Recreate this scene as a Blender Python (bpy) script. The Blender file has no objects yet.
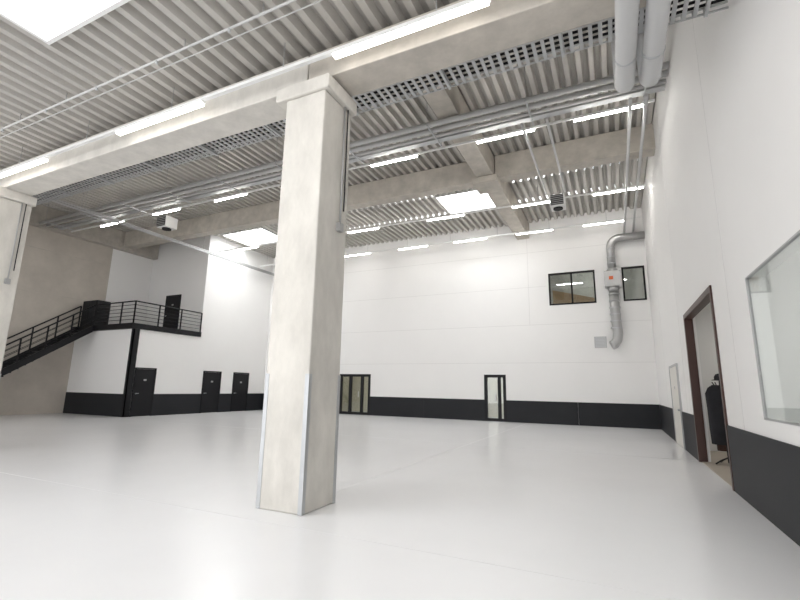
import bpy, math
from mathutils import Vector, Matrix

S = bpy.context.scene
try:
    S.view_settings.view_transform = 'Standard'
except Exception as e:
    print(e)

# ------------------------------------------------------------------ materials
def mat(name, col, rough=0.6, metal=0.0, noise=0.0, nscale=3.0, bump=0.0, spec=0.5, emis=0.0, stretch=None):
    m = bpy.data.materials.new(name); m.use_nodes = True
    nt = m.node_tree; b = nt.nodes['Principled BSDF']
    b.inputs['Base Color'].default_value = (*col, 1)
    b.inputs['Roughness'].default_value = rough
    b.inputs['Metallic'].default_value = metal
    b.inputs['Specular IOR Level'].default_value = spec
    if emis:
        b.inputs['Emission Color'].default_value = (*col, 1)
        b.inputs['Emission Strength'].default_value = emis
    if noise > 0 or bump > 0:
        tc = nt.nodes.new('ShaderNodeTexCoord')
        mp = nt.nodes.new('ShaderNodeMapping')
        if stretch: mp.inputs['Scale'].default_value = stretch
        n = nt.nodes.new('ShaderNodeTexNoise')
        n.inputs['Scale'].default_value = nscale; n.inputs['Detail'].default_value = 8
        n.inputs['Roughness'].default_value = 0.65
        nt.links.new(tc.outputs['Object'], mp.inputs[0]); nt.links.new(mp.outputs[0], n.inputs['Vector'])
        r = nt.nodes.new('ShaderNodeValToRGB')
        r.color_ramp.elements[0].position = 0.3; r.color_ramp.elements[1].position = 0.7
        r.color_ramp.elements[0].color = (*[c * (1 - noise) for c in col], 1)
        r.color_ramp.elements[1].color = (*[min(1, c * (1 + noise)) for c in col], 1)
        nt.links.new(n.outputs['Fac'], r.inputs[0]); nt.links.new(r.outputs[0], b.inputs['Base Color'])
        if bump > 0:
            bp = nt.nodes.new('ShaderNodeBump'); bp.inputs['Strength'].default_value = bump
            bp.inputs['Distance'].default_value = 0.01
            nt.links.new(n.outputs['Fac'], bp.inputs['Height']); nt.links.new(bp.outputs[0], b.inputs['Normal'])
    return m

def glass(name, tint=(0.9, 0.93, 0.92), refl=0.12, rough=0.02):
    m = bpy.data.materials.new(name); m.use_nodes = True
    nt = m.node_tree; nt.nodes.clear()
    o = nt.nodes.new('ShaderNodeOutputMaterial'); mx = nt.nodes.new('ShaderNodeMixShader')
    t = nt.nodes.new('ShaderNodeBsdfTransparent'); g = nt.nodes.new('ShaderNodeBsdfGlossy')
    t.inputs[0].default_value = (*tint, 1); g.inputs['Roughness'].default_value = rough
    mx.inputs[0].default_value = refl
    nt.links.new(t.outputs[0], mx.inputs[1]); nt.links.new(g.outputs[0], mx.inputs[2]); nt.links.new(mx.outputs[0], o.inputs[0])
    return m

WHITE = mat('painted_wall_white', (0.86, 0.85, 0.838), 0.7, noise=0.012, nscale=0.6)
JOINT = mat('panel_joint', (0.68, 0.67, 0.66), 0.8)
BAND = mat('anthracite_paint', (0.014, 0.015, 0.018), 0.55, noise=0.08, nscale=1.5, spec=0.3)
BLACK = mat('black_powder_coat', (0.007, 0.007, 0.009), 0.5, spec=0.3)
FLOOR = mat('white_epoxy_floor', (0.85, 0.85, 0.862), 0.24, noise=0.02, nscale=0.5, spec=0.4)
FJOINT = mat('floor_joint', (0.70, 0.70, 0.71), 0.5)
CONC = mat('precast_concrete', (0.48, 0.445, 0.395), 0.8, noise=0.18, nscale=2.2, bump=0.3)
CONCL = mat('column_concrete', (0.61, 0.585, 0.54), 0.75, noise=0.13, nscale=2.0, bump=0.35, stretch=(1.5, 1.5, 0.7))
CONCW = mat('raw_concrete_wall', (0.52, 0.475, 0.42), 0.85, noise=0.12, nscale=0.8, bump=0.2)
DECK = mat('galvanised_deck', (0.50, 0.48, 0.45), 0.5, 0.2, noise=0.06, nscale=1.0)
DECKV = mat('deck_recess_shade', (0.38, 0.365, 0.34), 0.7, 0.1)  # same deck, darkened: occlusion shade painted into the upper flanges
STEEL = mat('galvanised_steel', (0.50, 0.51, 0.52), 0.4, 0.6, noise=0.06, nscale=3)
DUCT = mat('spiral_duct_steel', (0.44, 0.44, 0.44), 0.35, 0.8)
PIPEW = mat('grey_pipe', (0.55, 0.55, 0.55), 0.5, 0.2)
TRUNK = mat('white_trunking', (0.80, 0.80, 0.79), 0.4)
TUBE = mat('led_diffuser', (1.0, 0.97, 0.92), 0.5, emis=54)
TUBE_UNSEEN_FILL = mat('led_diffuser_unseen_fill', (1.0, 0.97, 0.92), 0.5, emis=28)  # unseen tube rows, emission raised as fill for the dark near floor
TUBE1 = mat('led_diffuser_low', (1.0, 0.97, 0.92), 0.5, emis=8)
TUBE4 = mat('led_diffuser_wall_row', (1.0, 0.97, 0.92), 0.5, emis=22)
SKYP = mat('skylight_panel', (0.97, 0.99, 1.0), 0.5, emis=13)
SKYP1 = mat('skylight_panel_low', (0.97, 0.99, 1.0), 0.5, emis=10)
BROWN = mat('brown_door_frame', (0.055, 0.022, 0.016), 0.4)
BEIGE = mat('beige_floor', (0.42, 0.37, 0.31), 0.5, noise=0.05, nscale=2)
ROOMW = mat('side_room_wall', (0.72, 0.72, 0.71), 0.8)
CORR = mat('corridor_wall', (0.56, 0.53, 0.43), 0.8)
WOOD = mat('timber_panel', (0.60, 0.38, 0.20), 0.6, noise=0.15, nscale=4)
GREYF = mat('aluminium_frame', (0.42, 0.42, 0.42), 0.4, 0.4)
DOORL = mat('light_door', (0.72, 0.70, 0.65), 0.5)
ORANGE = mat('orange_label', (0.60, 0.12, 0.03), 0.5)
CLOTH = mat('dark_cloth', (0.014, 0.014, 0.018), 0.9, noise=0.2, nscale=8)
CLOTH2 = mat('brown_cloth', (0.06, 0.030, 0.022), 0.9, noise=0.2, nscale=8)
LAMPP = mat('panel_lamp', (1, 0.98, 0.95), emis=20)
LAMPC = mat('corridor_lamp', (1, .97, .88), emis=18)
GLASS = glass('clear_glass', (0.8, 0.83, 0.82), 0.14)
GLASSW = glass('office_glass', (0.90, 0.92, 0.915), 0.18, 0.03)

# ------------------------------------------------------------------ mesh builder
class MB:
    def __init__(s, name):
        s.name = name; s.v = []; s.f = []; s.m = []; s.mats = []; s.sm = []
    def mi(s, m):
        if m not in s.mats: s.mats.append(m)
        return s.mats.index(m)
    def box(s, x0, x1, y0, y1, z0, z1, m):
        if x0 > x1: x0, x1 = x1, x0
        if y0 > y1: y0, y1 = y1, y0
        if z0 > z1: z0, z1 = z1, z0
        return s.hexa([(x0,y0,z0),(x1,y0,z0),(x1,y1,z0),(x0,y1,z0),(x0,y0,z1),(x1,y0,z1),(x1,y1,z1),(x0,y1,z1)], m)
    def hexa(s, p, m):
        b = len(s.v); s.v += [tuple(q) for q in p]
        for q in [(0,3,2,1),(4,5,6,7),(0,1,5,4),(1,2,6,5),(2,3,7,6),(3,0,4,7)]:
            s.f.append(tuple(b + i for i in q)); s.m.append(s.mi(m)); s.sm.append(False)
        return s
    def cyl(s, p0, p1, r, m, n=12, r1=None):
        p0 = Vector(p0); p1 = Vector(p1); d = (p1 - p0).normalized()
        a = d.orthogonal().normalized(); c = d.cross(a); r1 = r if r1 is None else r1
        b = len(s.v)
        for p, rr in ((p0, r), (p1, r1)):
            for i in range(n):
                t = 2 * math.pi * i / n
                s.v.append(tuple(p + rr * (math.cos(t) * a + math.sin(t) * c)))
        k = s.mi(m)
        for i in range(n):
            j = (i + 1) % n
            s.f.append((b+i, b+j, b+n+j, b+n+i)); s.m.append(k); s.sm.append(True)
        s.f.append(tuple(b + i for i in reversed(range(n)))); s.m.append(k); s.sm.append(False)
        s.f.append(tuple(b + n + i for i in range(n))); s.m.append(k); s.sm.append(False)
        return s
    def rings(s, rings, m):
        b = len(s.v); n = len(rings[0]); k = s.mi(m)
        for r in rings: s.v += [tuple(p) for p in r]
        for i in range(len(rings) - 1):
            for j in range(n):
                q = (j + 1) % n
                s.f.append((b+i*n+j, b+i*n+q, b+(i+1)*n+q, b+(i+1)*n+j)); s.m.append(k); s.sm.append(True)
        s.f.append(tuple(b + j for j in reversed(range(n)))); s.m.append(k); s.sm.append(False)
        e = b + (len(rings) - 1) * n
        s.f.append(tuple(e + j for j in range(n))); s.m.append(k); s.sm.append(False)
        return s
    def sweep(s, pts, r, m, n=16):
        pts = [Vector(p) for p in pts]; prev = None; R = []
        for i, p in enumerate(pts):
            if i == 0: d = pts[1] - pts[0]
            elif i == len(pts) - 1: d = pts[-1] - pts[-2]
            else: d = (pts[i+1] - p).normalized() + (p - pts[i-1]).normalized()
            d.normalize()
            if prev is None: a = d.orthogonal().normalized()
            else: a = (prev - d * prev.dot(d)).normalized()
            prev = a; c = d.cross(a)
            R.append([p + r * (math.cos(2*math.pi*j/n) * a + math.sin(2*math.pi*j/n) * c) for j in range(n)])
        return s.rings(R, m)
    def build(s, bevel=0.0, parent=None):
        me = bpy.data.meshes.new(s.name); me.from_pydata(s.v, [], s.f)
        for m in s.mats: me.materials.append(m)
        for i, p in enumerate(me.polygons):
            p.material_index = s.m[i]; p.use_smooth = s.sm[i]
        me.update()
        o = bpy.data.objects.new(s.name, me); S.collection.objects.link(o)
        if bevel:
            md = o.modifiers.new('bevel', 'BEVEL'); md.width = bevel; md.segments = 2; md.limit_method = 'ANGLE'
        if parent: o.parent = parent
        return o

def arc(c, r, a0, a1, ax, ay, n=8):
    c = Vector(c); ax = Vector(ax); ay = Vector(ay)
    return [c + r * (math.cos(a0 + (a1-a0)*i/n) * ax + math.sin(a0 + (a1-a0)*i/n) * ay) for i in range(n+1)]

def wall_cells(mb, axis, c0, c1, a0, a1, z0, z1, holes, m):
    A = sorted(set([a0, a1] + [h[0] for h in holes] + [h[1] for h in holes]))
    Z = sorted(set([z0, z1] + [h[2] for h in holes] + [h[3] for h in holes]))
    for i in range(len(A) - 1):
        zs = None
        for j in range(len(Z) - 1):
            ca = (A[i] + A[i+1]) / 2; cz = (Z[j] + Z[j+1]) / 2
            inh = any(h[0] < ca < h[1] and h[2] < cz < h[3] for h in holes)
            if not inh and zs is None: zs = Z[j]
            if (inh or j == len(Z) - 2) and zs is not None:
                ze = Z[j] if inh else Z[j+1]
                if axis == 'x': mb.box(c0, c1, A[i], A[i+1], zs, ze, m)
                else: mb.box(A[i], A[i+1], c0, c1, zs, ze, m)
                zs = None

XR, YB, XL, XC = 1.58, 21.8, -19.8, -24.4
TW = 0.2
ZD = 9.7
ZM = 4.2
YF = 13.1
YU = 16.7
ZL = 6.5

# ------------------------------------------------------------------ floor
f = MB('floor')
f.box(XC-0.3, 6.3, -6, YB + 3.2, -0.2, 0, FLOOR)
f.box(XC, XR, 4.20, 4.210, 0, 0.0015, FJOINT)
f.box(-3.80, -3.79, 5.4, YB, 0, 0.0015, FJOINT)
f.box(XC, XR, 12.4, 12.41, 0, 0.0015, FJOINT)
f.build()

# ------------------------------------------------------------------ walls
w = MB('wall_right')
wall_cells(w, 'x', XR, XR+TW, -5, YB+0.3, 0, 10.0, [(2.6, 6.87, 1.2, 2.95), (9.0, 12.3, 0, 3.25)], WHITE)
for y in (7.9, 13.5, 18.2):
    w.box(XR-0.002, XR, y, y+0.009, 1.0, 9.7, JOINT)
w.build()

w = MB('wall_back')
wall_cells(w, 'y', YB, YB+0.3, XL-0.3, XR, 0, 10.0,
    [(-14.2, -12.2, 0, 2.2), (-5.83, -4.77, 0, 2.2), (-2.6, -0.55, 5.45, 7.0), (0.56, 1.47, 5.45, 7.0)], WHITE)
w.box(-3.55, -3.535, YB-0.002, YB, 4.56, 9.7, JOINT)
for z in (2.75, 4.55, 8.15):
    w.box(XL, XR, YB-0.002, YB, z, z+0.014, JOINT)
w.box(XL, -2.7, YB-0.002, YB, 6.4, 6.414, JOINT)
w.build()

w = MB('wall_left')
w.box(XL-0.25, XL, YF, YU, 0, ZM-0.25, WHITE)
w.box(XL-0.25, XL, YU, YB, 0, 10.0, WHITE)
w.build()
w = MB('wall_front_mezzanine')
w.box(XC, XL-0.25, YF, YF+0.25, 0, ZM-0.25, WHITE)
w.build()
w = MB('wall_upper_room')
wall_cells(w, 'y', YU, YU+0.25, XC, XL-0.25, ZM, 10.0, [(-22.8, -21.6, ZM, 6.4)], WHITE)
w.build()
w = MB('wall_left_concrete')
w.box(XC-0.3, XC, -5, 14.3, 0, 10.0, CONCW)
w.box(XC-0.3, XC, 14.3, YU+0.25, 0, 10.0, WHITE)
for z in (3.4, 5.6, 7.7):
    w.box(XC, XC+0.004, -5, 14.3, z, z+0.02, CONC)
w.build()

def band(name, axis, c, segs, sign):
    b = MB(name)
    for a0, a1 in segs:
        n = max(1, round((a1 - a0) / 4.0)); st = (a1 - a0) / n
        for i in range(n):
            p, q = a0 + i*st + (0.003 if i else 0), a0 + (i+1)*st - (0.003 if i < n-1 else 0)
            if axis == 'x': b.box(c, c + sign*0.02, p, q, 0.0, 1.0, BAND)
            else: b.box(p, q, c, c + sign*0.02, 0.0, 1.0, BAND)
    b.build()
band('baseboard_right', 'x', XR, [(-5, 8.95), (12.36, 14.55), (16.45, YB)], -1)
band('baseboard_back', 'y', YB, [(XL, -14.2), (-12.2, -5.83), (-4.77, XR)], -1)
band('baseboard_left', 'x', XL, [(14.4, 17.15), (18.35, 19.25), (20.45, YB-0.02)], 1)
band('baseboard_mezzanine', 'y', YF, [(XC, XL-0.15)], -1)

# ------------------------------------------------------------------ decks
def deck(mb, x0, x1, y0, y1, z, pitch=0.30, h=0.14):
    n = max(1, round((x1 - x0) / pitch)); p = (x1 - x0) / n
    prof = []
    for i in range(n):
        b = x0 + i * p
        prof += [(b, z+h), (b + p*0.30, z+h), (b + p*0.46, z), (b + p*0.84, z)]
    prof.append((x1, z+h))
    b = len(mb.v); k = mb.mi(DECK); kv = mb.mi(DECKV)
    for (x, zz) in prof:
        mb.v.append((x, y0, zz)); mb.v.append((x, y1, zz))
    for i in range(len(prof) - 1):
        mb.f.append((b+2*i, b+2*i+1, b+2*i+3, b+2*i+2)); mb.m.append(kv if i % 4 == 0 else k); mb.sm.append(False)  # every upper flange gets the painted shade tone

sk = [(-19.3, -16.4, 17.0, 19.1), (-6.6, -4.0, 17.0, 19.1)]
c = MB('ceiling')
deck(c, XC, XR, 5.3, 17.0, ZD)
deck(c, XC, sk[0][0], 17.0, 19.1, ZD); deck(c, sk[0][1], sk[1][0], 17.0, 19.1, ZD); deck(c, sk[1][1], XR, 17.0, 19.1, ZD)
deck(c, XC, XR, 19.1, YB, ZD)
c.box(XC-0.3, XR+0.3, 5.3, 17.0, 9.95, 10.1, DECK)
c.build()
LS = (-7.35, -5.0, 0.8, 2.95)
c = MB('ceiling_low_bay')
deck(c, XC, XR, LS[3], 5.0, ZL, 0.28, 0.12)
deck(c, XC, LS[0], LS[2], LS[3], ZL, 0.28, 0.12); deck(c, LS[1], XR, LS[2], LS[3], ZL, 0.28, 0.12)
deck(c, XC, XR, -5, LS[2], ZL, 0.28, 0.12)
c.build()
c = MB('wall_clerestory')
c.box(XC, XR, 5.02, 5.25, 6.5, 9.95, WHITE)
c.build()

def skylight(x0, x1, y0, y1, z, pm):
    s = MB('skylight')
    t = 0.06; hh = 0.55
    s.box(x0, x0+t, y0, y1, z-0.04, z+hh, TRUNK); s.box(x1-t, x1, y0, y1, z-0.04, z+hh, TRUNK)
    s.box(x0+t, x1-t, y0, y0+t, z-0.04, z+hh, TRUNK); s.box(x0+t, x1-t, y1-t, y1, z-0.04, z+hh, TRUNK)
    s.box(x0, x1, y0, y1, z+hh, z+hh+0.05, pm)
    s.box((x0+x1)/2-0.02, (x0+x1)/2+0.02, y0+t, y1-t, z+hh-0.05, z+hh, TRUNK)
    s.build()
for a in sk: skylight(*a, ZD, SKYP)
skylight(*LS, ZL, SKYP1)

# ------------------------------------------------------------------ structure
b = MB('roof_beam')
b.box(XC, -4.02, 14.6, 15.1, 8.85, ZD, CONC)
b.box(-3.38, XR, 14.6, 15.1, 8.85, ZD, CONC)
b.build(0.015)
b = MB('roof_beam')
b.box(-4.0, -3.4, 5.3, YB, 8.9, ZD, CONC)
b.box(-4.15, -3.25, 14.35, 15.35, 8.65, 8.88, CONC)
b.build(0.015)
b = MB('roof_beam')
b.box(XC, XC+0.4, 5.3, YU, 8.7, ZD, CONC)
b.build(0.015)
b = MB('low_beam')
b.box(XC, -3.84, 4.66, 5.2, 5.86, 6.38, CONCL)
b.box(-3.82, XR, 4.66, 5.2, 5.90, 6.38, CONC)
b.box(XC, XR, 4.8, 5.2, 6.38, 6.5, CONC)
b.build(0.015)

def column(x0, x1):
    c = MB('concrete_column')
    c.box(x0, x1, 4.58, 5.28, 0, 5.64, CONCL)
    c.box(x0-0.18, x1+0.08, 4.54, 5.32, 5.64, 5.86, CONCL)
    o = c.build(0.02)
    g = MB('corner_guards')
    for x, sx in ((x0, 1), (x1, -1)):
        for y, sy in ((4.58, 1), (5.28, -1)):
            h = 1.65
            g.box(x - sx*0.006, x + sx*0.055, y - sy*0.006, y, 0.005, h, STEEL)
            g.box(x - sx*0.006, x, y, y + sy*0.055, 0.005, h, STEEL)
    g.build(parent=o)
    k = MB('conduit')
    k.cyl((x1+0.03, 5.06, 3.75), (x1+0.03, 5.06, 5.64), 0.014, GREYF)
    k.cyl((x1+0.03, 5.14, 4.0), (x1+0.03, 5.14, 5.64), 0.010, BLACK)
    k.box(x1, x1+0.06, 5.01, 5.11, 3.67, 3.79, GREYF)
    k.build(parent=o)
column(-4.13, -3.44)
column(-13.15, -12.45)

# ------------------------------------------------------------------ light rows
def light_row(y, z, tubes, x0, x1, zc, ln=1.65, w=0.07, tm=TUBE):
    m = MB('linear_light_row')
    m.box(x0, x1, y-0.03, y+0.03, z+0.03, z+0.08, TRUNK)
    for t in tubes:
        m.box(t-0.02, t+ln+0.02, y-w/2, y+w/2, z, z+0.03, TRUNK)
        m.box(t, t+ln, y-w/2+0.005, y+w/2-0.005, z-0.04, z, tm)
    x = x0 + 0.5
    while x < x1:
        if not (-4.3 < x < -3.2 and zc > 8) and not (LS[0] < x < LS[1] and y < LS[3]): m.cyl((x, y, z+0.08), (x, y, zc-0.001), 0.006, GREYF, 6)
        x += 2.4
    m.build()
light_row(4.42, 5.98, [-16.9, -12.4, -7.9, -3.2], XC+3, XR-0.3, ZL, 2.15, 0.09, TUBE1)
light_row(1.2, 5.98, [-21.0, -16.9, -12.4, -3.2, -0.95], XC+3, XR-0.3, ZL, 2.15, 0.09, TUBE_UNSEEN_FILL)  # this row and the next are out of view, fill light only
light_row(-2.0, 5.98, [-16.9, -12.4, -7.9, -3.2, -0.95], XC+3, XR-0.3, ZL, 2.15, 0.09, TUBE_UNSEEN_FILL)
light_row(11.85, 8.72, [-21.4, -17.7, -14.0, -10.3, -6.85, -3.25, -0.55], XC+0.6, XR-0.2, ZD)
light_row(17.2, 8.75, [-18.4, -14.8, -11.1, -7.0, -3.3, -0.3], XL+0.2, XR-0.15, ZD)
light_row(20.5, 8.75, [-17.0, -13.4, -10.0, -6.9, -3.8, -0.85], XL+0.2, XR-0.15, ZD, tm=TUBE4)

# ------------------------------------------------------------------ cable tray
t = MB('cable_tray')
y0, y1, z = 5.5, 5.92, 6.15
for y in (y0, y1):
    t.box(XC+0.5, XR-0.02, y-0.01, y+0.01, z, z+0.02, STEEL)
    t.box(XC+0.5, XR-0.02, y-0.01, y+0.01, z+0.08, z+0.10, STEEL)
x = XC + 0.5; i = 0
while x < XR - 0.2:
    t.box(x, x+0.05, y0, y1, z, z+0.012, STEEL)
    for y in (y0, y1):
        t.box(x, x+0.03, y-.006, y+.006, z+.02, z+.08, STEEL)
    if i % 14 == 0:
        t.box(x, x+0.04, 5.21, y1, z-0.04, z, STEEL)
    x += 0.12; i += 1
for k in range(3):
    t.cyl((XC+0.5, 5.6+0.1*k, z+0.04), (XR-0.05, 5.6+0.1*k, z+0.04), 0.018, BLACK, 8)
t.build()

# pipes
p = MB('ceiling_pipe_bundle')
for (y, z, r) in ((10.55, 8.78, 0.075), (10.85, 8.78, 0.075), (11.15, 8.78, 0.05)):
    p.cyl((XC+0.5, y, z), (XR-0.02, y, z), r, PIPEW, 12)
p.box(XC+0.5, XR-0.02, 11.3, 11.5, 8.76, 8.82, STEEL)
x = XC + 1.2
while x < XR:
    p.box(x, x+0.04, 10.4, 11.6, 8.67, 8.705, STEEL)
    if not (-4.3 < x < -3.2):
        p.cyl((x+.02, 10.42, 8.7), (x+.02, 10.42, ZD), 0.008, GREYF, 6)
        p.cyl((x+.02, 11.58, 8.7), (x+.02, 11.58, ZD), 0.008, GREYF, 6)
    x += 2.7
p.build()
p = MB('sprinkler_pipe')
p.cyl((XC+0.5, 3.75, 6.34), (XR-0.02, 3.75, 6.34), 0.018, PIPEW, 10)
p.cyl((XC+0.5, 3.9, 6.34), (XR-0.02, 3.9, 6.34), 0.010, PIPEW, 10)
x = XC + 1
while x < XR:
    p.cyl((x, 3.75, 6.34), (x, 3.75, ZL-0.001), 0.008, GREYF, 6)
    p.cyl((x+.9, 3.75, 6.28), (x+.9, 3.75, 6.34), 0.02, STEEL, 8)
    x += 1.5
p.build()
p = MB('service_pipes')
for x in (0.8, 1.15):
    p.cyl((x, 11.3, 8.62), (x, YB-0.02, 8.62), 0.045, PIPEW, 12)
for x in (-1.85, -1.2):
    p.cyl((x, 11.3, 8.62), (x, 16.2, 8.62), 0.035, PIPEW, 12)
p.build()
p = MB('wall_pipe_run')
p.cyl((XL+0.4, 5.6, 8.45), (XL+0.4, YB-0.02, 8.45), 0.05, PIPEW, 12)
p.cyl((XL+0.65, 5.6, 8.45), (XL+0.65, YB-0.02, 8.45), 0.03, PIPEW, 12)
for y in (7, 10, 13, 16, 19):
    p.cyl((XL+0.4, y, 8.45), (XL+0.4, y, ZD), 0.008, GREYF, 6)
p.build()
for x in (0.38, 0.68):
    d = MB('ventilation_duct')
    d.sweep([(x, -4.5, 5.56), (x, 5.98, 5.56)] + arc((x, 5.98, 5.81), 0.25, -math.pi/2, 0, (0,1,0), (0,0,1), 6)[1:] + [(x, 6.23, ZD)], 0.12, PIPEW, 24)
    for y in (1.0, 2.5, 4.0, 5.5): d.cyl((x, y, 5.56), (x, y+0.03, 5.56), 0.127, STEEL, 24)
    d.build()

def heater(x, y, z, s=1.0):
    h = MB('unit_heater')
    h.box(x-0.3*s, x+0.3*s, y-0.3, y+0.3, z-0.25*s, z+0.25*s, TRUNK)
    h.box(x-0.26*s, x+0.26*s, y-0.34, y-0.3, z-0.22*s, z+0.22*s, BLACK)
    for k in range(5):
        h.box(x-0.26*s, x+0.26*s, y-0.37, y-0.33, z+(-0.20+k*0.085)*s, z+(-0.17+k*0.085)*s, GREYF)
    h.cyl((x, y, z-0.31*s), (x, y, z-0.25*s), 0.2*s, BLACK, 20)
    for sx in (-0.25, 0.25):
        for sy in (-.25, .25): h.cyl((x+sx*s, y+sy, z+0.25*s), (x+sx*s, y+sy, ZD-0.001), 0.012, STEEL, 8)
    h.build(0.01)
heater(-18.2, 12.9, 8.75)
heater(-1.5, 16.5, 8.35, 0.85)

# back wall exhaust duct
d = MB('exhaust_duct')
yy = YB - 0.34; xx = 0.18
pts = [(XR-0.01, yy, 8.3), (xx+0.4, yy, 8.3)] + arc((xx+0.4, yy, 7.9), 0.4, math.pi/2, math.pi, (1,0,0), (0,0,1), 8)[1:] + [(xx, yy, 6.9)]
d.sweep(pts, 0.17, DUCT, 20)
d.cyl((xx, yy, 6.9), (xx, yy, 6.75), 0.19, DUCT, 20, 0.26)
d.box(xx-0.33, xx+0.33, yy-0.26, yy+0.3, 6.05, 6.75, DUCT)
d.box(xx-0.15, xx+0.02, yy-0.27, yy-0.26, 6.35, 6.5, ORANGE)
d.cyl((xx, yy, 6.05), (xx, yy, 5.85), 0.26, DUCT, 20, 0.2)
d.sweep([(xx, yy, 5.85), (xx, yy, 5.0), (xx+0.02, yy, 4.4), (xx+0.05, yy, 4.0), (xx, yy, 3.7), (xx-0.12, yy-0.03, 3.52), (xx-0.24, yy-0.05, 3.46)], 0.2, DUCT, 20)
for z in (5.7, 5.4, 5.1, 4.8, 4.5, 4.2): d.cyl((xx, yy, z), (xx, yy, z+0.05), 0.225, STEEL, 20)
for z in (7.8, 7.4, 7.1): d.cyl((xx, yy, z), (xx, yy, z+0.05), 0.185, STEEL, 20)
for z in (7.2, 5.2): d.box(xx-0.05, xx+0.05, yy+0.15, YB-0.001, z, z+0.06, STEEL)
d.build()
g = MB('vent_grille')
g.box(-0.75, -0.25, YB-0.04, YB, 3.4, 3.9, GREYF)
for k in range(7): g.box(-0.71, -0.29, YB-0.055, YB-0.04, 3.44+k*0.065, 3.47+k*0.065, STEEL)
g.build()

# ------------------------------------------------------------------ windows / doors
def window(name, axis, c, a0, a1, z0, z1, mulls, fm, gm, fw=0.07, depth=0.12, sign=1, proud=0.02):
    m = MB(name)
    def B(p, q, zz0, zz1, d0, d1, mm):
        if axis == 'y': m.box(p, q, c+sign*d0, c+sign*d1, zz0, zz1, mm)
        else: m.box(c+sign*d0, c+sign*d1, p, q, zz0, zz1, mm)
    B(a0, a1, z1-fw, z1, -proud, depth, fm); B(a0, a1, z0, z0+fw, -proud, depth, fm)
    B(a0, a0+fw, z0+fw, z1-fw, -proud, depth, fm); B(a1-fw, a1, z0+fw, z1-fw, -proud, depth, fm)
    for q in mulls: B(q-fw/2, q+fw/2, z0+fw, z1-fw, -proud, depth, fm)
    B(a0+fw, a1-fw, z0+fw, z1-fw, depth*0.4, depth*0.4+0.01, gm)
    return m
window('window_1', 'y', YB, -2.6, -0.55, 5.45, 7.0, [-1.57], BLACK, GLASS).build()
window('window_2', 'y', YB, 0.56, 1.47, 5.45, 7.0, [], BLACK, GLASS).build()
window('window_3', 'x', XR, 2.6, 6.87, 1.2, 2.95, [], GREYF, GLASSW, fw=0.02, depth=0.03, proud=0.004).build()
m = window('door_1', 'y', YB, -14.2, -12.2, 0.0, 2.2, [-13.5, -12.75], BLACK, GLASS, fw=0.14)
m.box(-12.95, -12.91, YB-0.06, YB-0.02, 0.95, 1.25, STEEL); m.build()
m = window('door_2', 'y', YB, -5.83, -4.77, 0.0, 2.2, [-5.1], BLACK, GLASS, fw=0.14)
m.box(-5.3, -5.26, YB-0.06, YB-0.02, 0.95, 1.25, STEEL); m.build()

def solid_door(name, axis, c, a0, a1, z0, z1, sign, leaf, frame):
    m = MB(name)
    def B(p, q, zz0, zz1, d0, d1, mm):
        if axis == 'y': m.box(p, q, c+sign*d0, c+sign*d1, zz0, zz1, mm)
        else: m.box(c+sign*d0, c+sign*d1, p, q, zz0, zz1, mm)
    B(a0, a0+0.06, z0, z1, 0.0, 0.05, frame); B(a1-0.06, a1, z0, z1, 0.0, 0.05, frame); B(a0+0.06, a1-0.06, z1-0.06, z1, 0.0, 0.05, frame)
    B(a0+0.065, a1-0.065, z0+0.01, z1-0.065, 0.0, 0.035, leaf)
    B(a0+0.12, a0+0.15, z0+1.0, z0+1.05, 0.035, 0.09, STEEL); B(a0+0.12, a0+0.26, z0+1.02, z0+1.045, 0.07, 0.09, STEEL)
    B((a0+a1)/2-0.07, (a0+a1)/2+0.07, z0+1.6, z0+1.68, 0.035, 0.04, GREYF)
    m.build()
solid_door('door_3', 'x', XL, 13.35, 14.4, 0, 2.2, 1, BLACK, BLACK)
solid_door('door_4', 'x', XL, 17.15, 18.35, 0, 2.2, 1, BLACK, BLACK)
solid_door('door_5', 'x', XL, 19.25, 20.45, 0, 2.2, 1, BLACK, BLACK)
solid_door('door_6', 'y', YU, -22.8, -21.6, ZM, 6.4, -1, BLACK, BLACK)
solid_door('door_7', 'x', XR, 14.55, 16.45, 0, 2.3, -1, DOORL, GREYF)

m = MB('door_frame_portal')
for (a, b2) in ((8.95, 9.0), (12.3, 12.36)):
    m.box(XR-0.03, XR, a, b2, 0, 3.31, BROWN)
m.box(XR-0.03, XR, 9.0, 12.3, 3.25, 3.31, BROWN)
m.box(XR-0.03, XR+0.14, 9.0, 9.04, 0, 3.2, BROWN); m.box(XR-0.03, XR+0.14, 12.25, 12.3, 0, 3.2, BROWN)
m.box(XR-0.03, XR+0.14, 9.0, 12.3, 3.2, 3.25, BROWN)
m.build()

# side room
r = MB('wall_side_room')
X0, X1 = XR+TW, 6.0
r.box(X1, X1+0.2, 1, 18, 0, 3.8, ROOMW); r.box(X0, X1, 0.8, 1, 0, 3.8, ROOMW); r.box(X0, X1, 14.6, 14.8, 0, 3.8, ROOMW)
r.box(X0, X1+.2, 0.8, 18.2, 3.8, 4.0, ROOMW)
r.box(X0, X1, 7.6, 7.75, 0, 3.8, ROOMW)
r.build()
r = MB('floor_side_room'); r.box(XR+0.02, X1, 9.04, 12.25, 0, 0.012, BEIGE); r.box(X0, X1, 7.75, 9.04, 0, 0.012, BEIGE); r.box(X0, X1, 12.25, 14.6, 0, 0.012, BEIGE); r.build()
for y in (3.0, 5.6, 11.0, 13.4):
    r = MB('ceiling_lamp'); r.box(3.2, 4.4, y-0.3, y+0.3, 3.74, 3.8, LAMPP if y < 8 else TUBE1); r.build()

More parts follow.
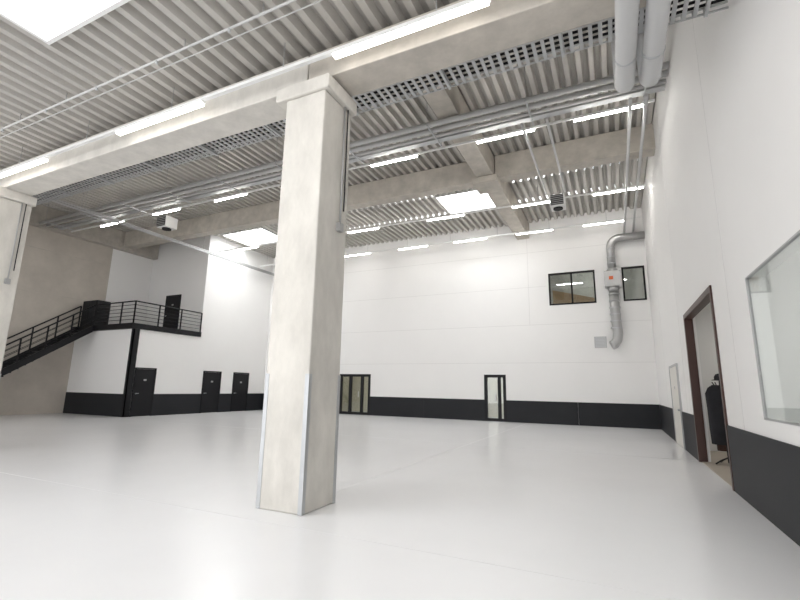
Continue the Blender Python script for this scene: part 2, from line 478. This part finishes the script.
# coat rack with dark jackets
def coat(mb, cx_, cy_, zt, h, wx, wy, m, ph=0.0):
    R = []
    for (f_, sx, sy) in ((0.0, .82, 1.1), (.25, .9, 1.05), (.6, .95, .95), (.85, 1.0, .8), (.95, .7, .55), (1.0, .25, .3)):
        z = zt - h + h * f_; ring = []
        for j in range(16):
            t = 2*math.pi*j/16; k = 1 + 0.10*math.sin(5*t + ph)*(1-f_)
            ring.append((cx_ + wx*sx*k*math.cos(t), cy_ + wy*sy*k*math.sin(t), z))
        R.append(ring)
    mb.rings(R, m)
cr = MB('coat_rack')
cX, cY = 2.06, 12.0
cr.cyl((cX, cY, 0.05), (cX, cY, 1.82), 0.022, BLACK)
for a in range(4):
    t = a*math.pi/2 + .4
    cr.sweep([(cX, cY, 0.16), (cX+.16*math.cos(t), cY+.16*math.sin(t), 0.10), (cX+.28*math.cos(t), cY+.28*math.sin(t), 0.03)], 0.016, BLACK, 8)
    cr.sweep([(cX, cY, 1.66), (cX+.12*math.cos(t), cY+.12*math.sin(t), 1.66), (cX+.17*math.cos(t), cY+.17*math.sin(t), 1.74)], 0.012, BLACK, 8)
coat(cr, cX-.12, cY-.08, 1.68, 1.25, .19, .13, CLOTH)
coat(cr, cX+.13, cY+.02, 1.64, 1.1, .17, .13, CLOTH, 1.3)
coat(cr, cX-.02, cY+.15, 1.68, 1.4, .18, .12, CLOTH2, 2.1)
cr.rings([[(cX+q*math.cos(2*math.pi*j/16), cY+q*math.sin(2*math.pi*j/16), zz) for j in range(16)] for (q, zz) in ((.15,1.78),(.15,1.79),(.10,1.80),(.10,1.86),(.07,1.91),(.02,1.93))], CLOTH)
cr.build()

# rooms behind back wall
r = MB('wall_corridor')
for (a, b2, z0, z1, mm) in ((-15.2, -11.2, 0, 3.0, CORR), (-6.8, -3.8, 0, 3.0, CORR), (-3.4, 1.8, 4.6, 8.0, ROOMW)):
    r.box(a, b2, YB+3, YB+3.15, z0, z1, mm); r.box(a-.1, a, YB+0.3, YB+3, z0, z1, mm); r.box(b2, b2+.1, YB+0.3, YB+3, z0, z1, mm)
    r.box(a, b2, YB+0.3, YB+3, z1, z1+0.1, mm)
    r.box((a+b2)/2-.5, (a+b2)/2+.5, YB+1.2, YB+1.7, z1-0.05, z1, LAMPC)
r.box(-3.4, 1.8, YB+0.3, YB+3, 4.5, 4.6, BEIGE)
r.hexa([(-2.6,YB+1.5,4.6),(-0.4,YB+1.5,4.6),(-0.4,YB+1.6,4.6),(-2.6,YB+1.6,4.6),(-2.6,YB+1.5,6.5),(-0.4,YB+1.5,5.9),(-0.4,YB+1.6,5.9),(-2.6,YB+1.6,6.5)], WOOD)
r.build()

# ------------------------------------------------------------------ mezzanine
s = MB('mezzanine_floor')
s.box(XC+0.005, XL+0.08, YF-0.2, YU, ZM-0.25, ZM, BLACK)
s.box(XL-0.14, XL+0.04, YF-0.06, YF-0.02, 0, ZM-0.25, BLACK)
s.box(XL, XL+0.04, YF-0.06, YF+0.22, 0, ZM-0.25, BLACK)
s.build()

def railing(name, pts_list, h=1.02, n=6):
    m = MB(name)
    for pts in pts_list:
        for (p, q) in zip(pts[:-1], pts[1:]):
            p = Vector(p); q = Vector(q); L = (q - p).length; k = max(1, round(L / 1.1))
            for i in range(k + 1):
                c = p.lerp(q, i / k)
                m.box(c.x-.025, c.x+.025, c.y-.025, c.y+.025, c.z, c.z+h, BLACK)
            m.cyl(p + Vector((0,0,h)), q + Vector((0,0,h)), 0.032, BLACK, 8)
            for i in range(1, n):
                m.cyl(p + Vector((0,0,h*i/n)), q + Vector((0,0,h*i/n)), 0.013, BLACK, 6)
    return m
SX0, SX1 = -23.95, -22.65
railing('balcony_railing', [[(SX1, YF-0.15, ZM), (XL+0.03, YF-0.15, ZM), (XL+0.03, YU-0.05, ZM)]]).build()
YT = YF - 0.2; YE = YT - ZM/0.74
st = MB('steel_staircase')
N = 24
for i in range(N):
    z = ZM * (i+1) / (N+1); y = YE + (YT - YE) * (i+0.5) / N
    st.box(SX0+0.06, SX1-0.06, y-0.02, y+0.26, z-0.04, z, BLACK)
for x in (SX0, SX1-0.06):
    st.hexa([(x,YE-0.1,0),(x+.06,YE-0.1,0),(x+.06,YE+0.3,0),(x,YE+0.3,0),(x,YE-0.1,0.3),(x+.06,YE-0.1,0.3),(x+.06,YE+0.3,0.3),(x,YE+0.3,0.3)], BLACK)
    st.hexa([(x,YE,-0.0),(x+.06,YE,-0.0),(x+.06,YT,ZM-0.32),(x,YT,ZM-0.32),(x,YE,0.3),(x+.06,YE,0.3),(x+.06,YT,ZM+0.02),(x,YT,ZM+0.02)], BLACK)
so = st.build()
rr = railing('handrails', [[(SX0+.03, YE+0.05, 0.3), (SX0+.03, YT, ZM)], [(SX1-.03, YE+0.05, 0.3), (SX1-.03, YT, ZM)]], n=4)
rr.build(parent=so)
k = MB('storage_cabinet')
k.box(-24.35, -23.15, 13.2, 13.85, ZM+0.06, ZM+1.35, BLACK)
k.box(-24.3, -23.77, 13.18, 13.2, ZM+0.12, ZM+1.3, BAND); k.box(-23.73, -23.2, 13.18, 13.2, ZM+0.12, ZM+1.3, BAND)
for x in (-24.25, -23.25):
    for y in (13.28, 13.77): k.cyl((x, y, ZM), (x, y, ZM+0.06), 0.03, BLACK)
k.build(0.01)

# ------------------------------------------------------------------ world + camera
wd = bpy.data.worlds.new('World'); S.world = wd; wd.use_nodes = True
bg = wd.node_tree.nodes['Background']; bg.inputs[0].default_value = (0.97, 0.98, 1.0, 1); bg.inputs[1].default_value = 2.6

F_PX = 445; pitch = math.radians(11.14); yaw = math.radians(25.7); r = 0.018
Fh = Vector((-math.sin(yaw), math.cos(yaw), 0)); Z = Vector((0, 0, 1))
F = Fh * math.cos(pitch) + Z * math.sin(pitch)
R0 = Vector((math.cos(yaw), math.sin(yaw), 0)); U0 = -math.sin(pitch) * Fh + math.cos(pitch) * Z
cx = (R0 + r * U0).normalized(); cy = (U0 - r * R0).normalized()
M = Matrix((cx, cy, -F)).transposed().to_4x4(); M.translation = Vector((0, 0, 1.5))
cd = bpy.data.cameras.new('camera'); cam = bpy.data.objects.new('camera', cd); S.collection.objects.link(cam)
cam.matrix_world = M; cd.sensor_width = 36; cd.lens = 36 * F_PX / 800; cd.clip_end = 200
S.camera = cam
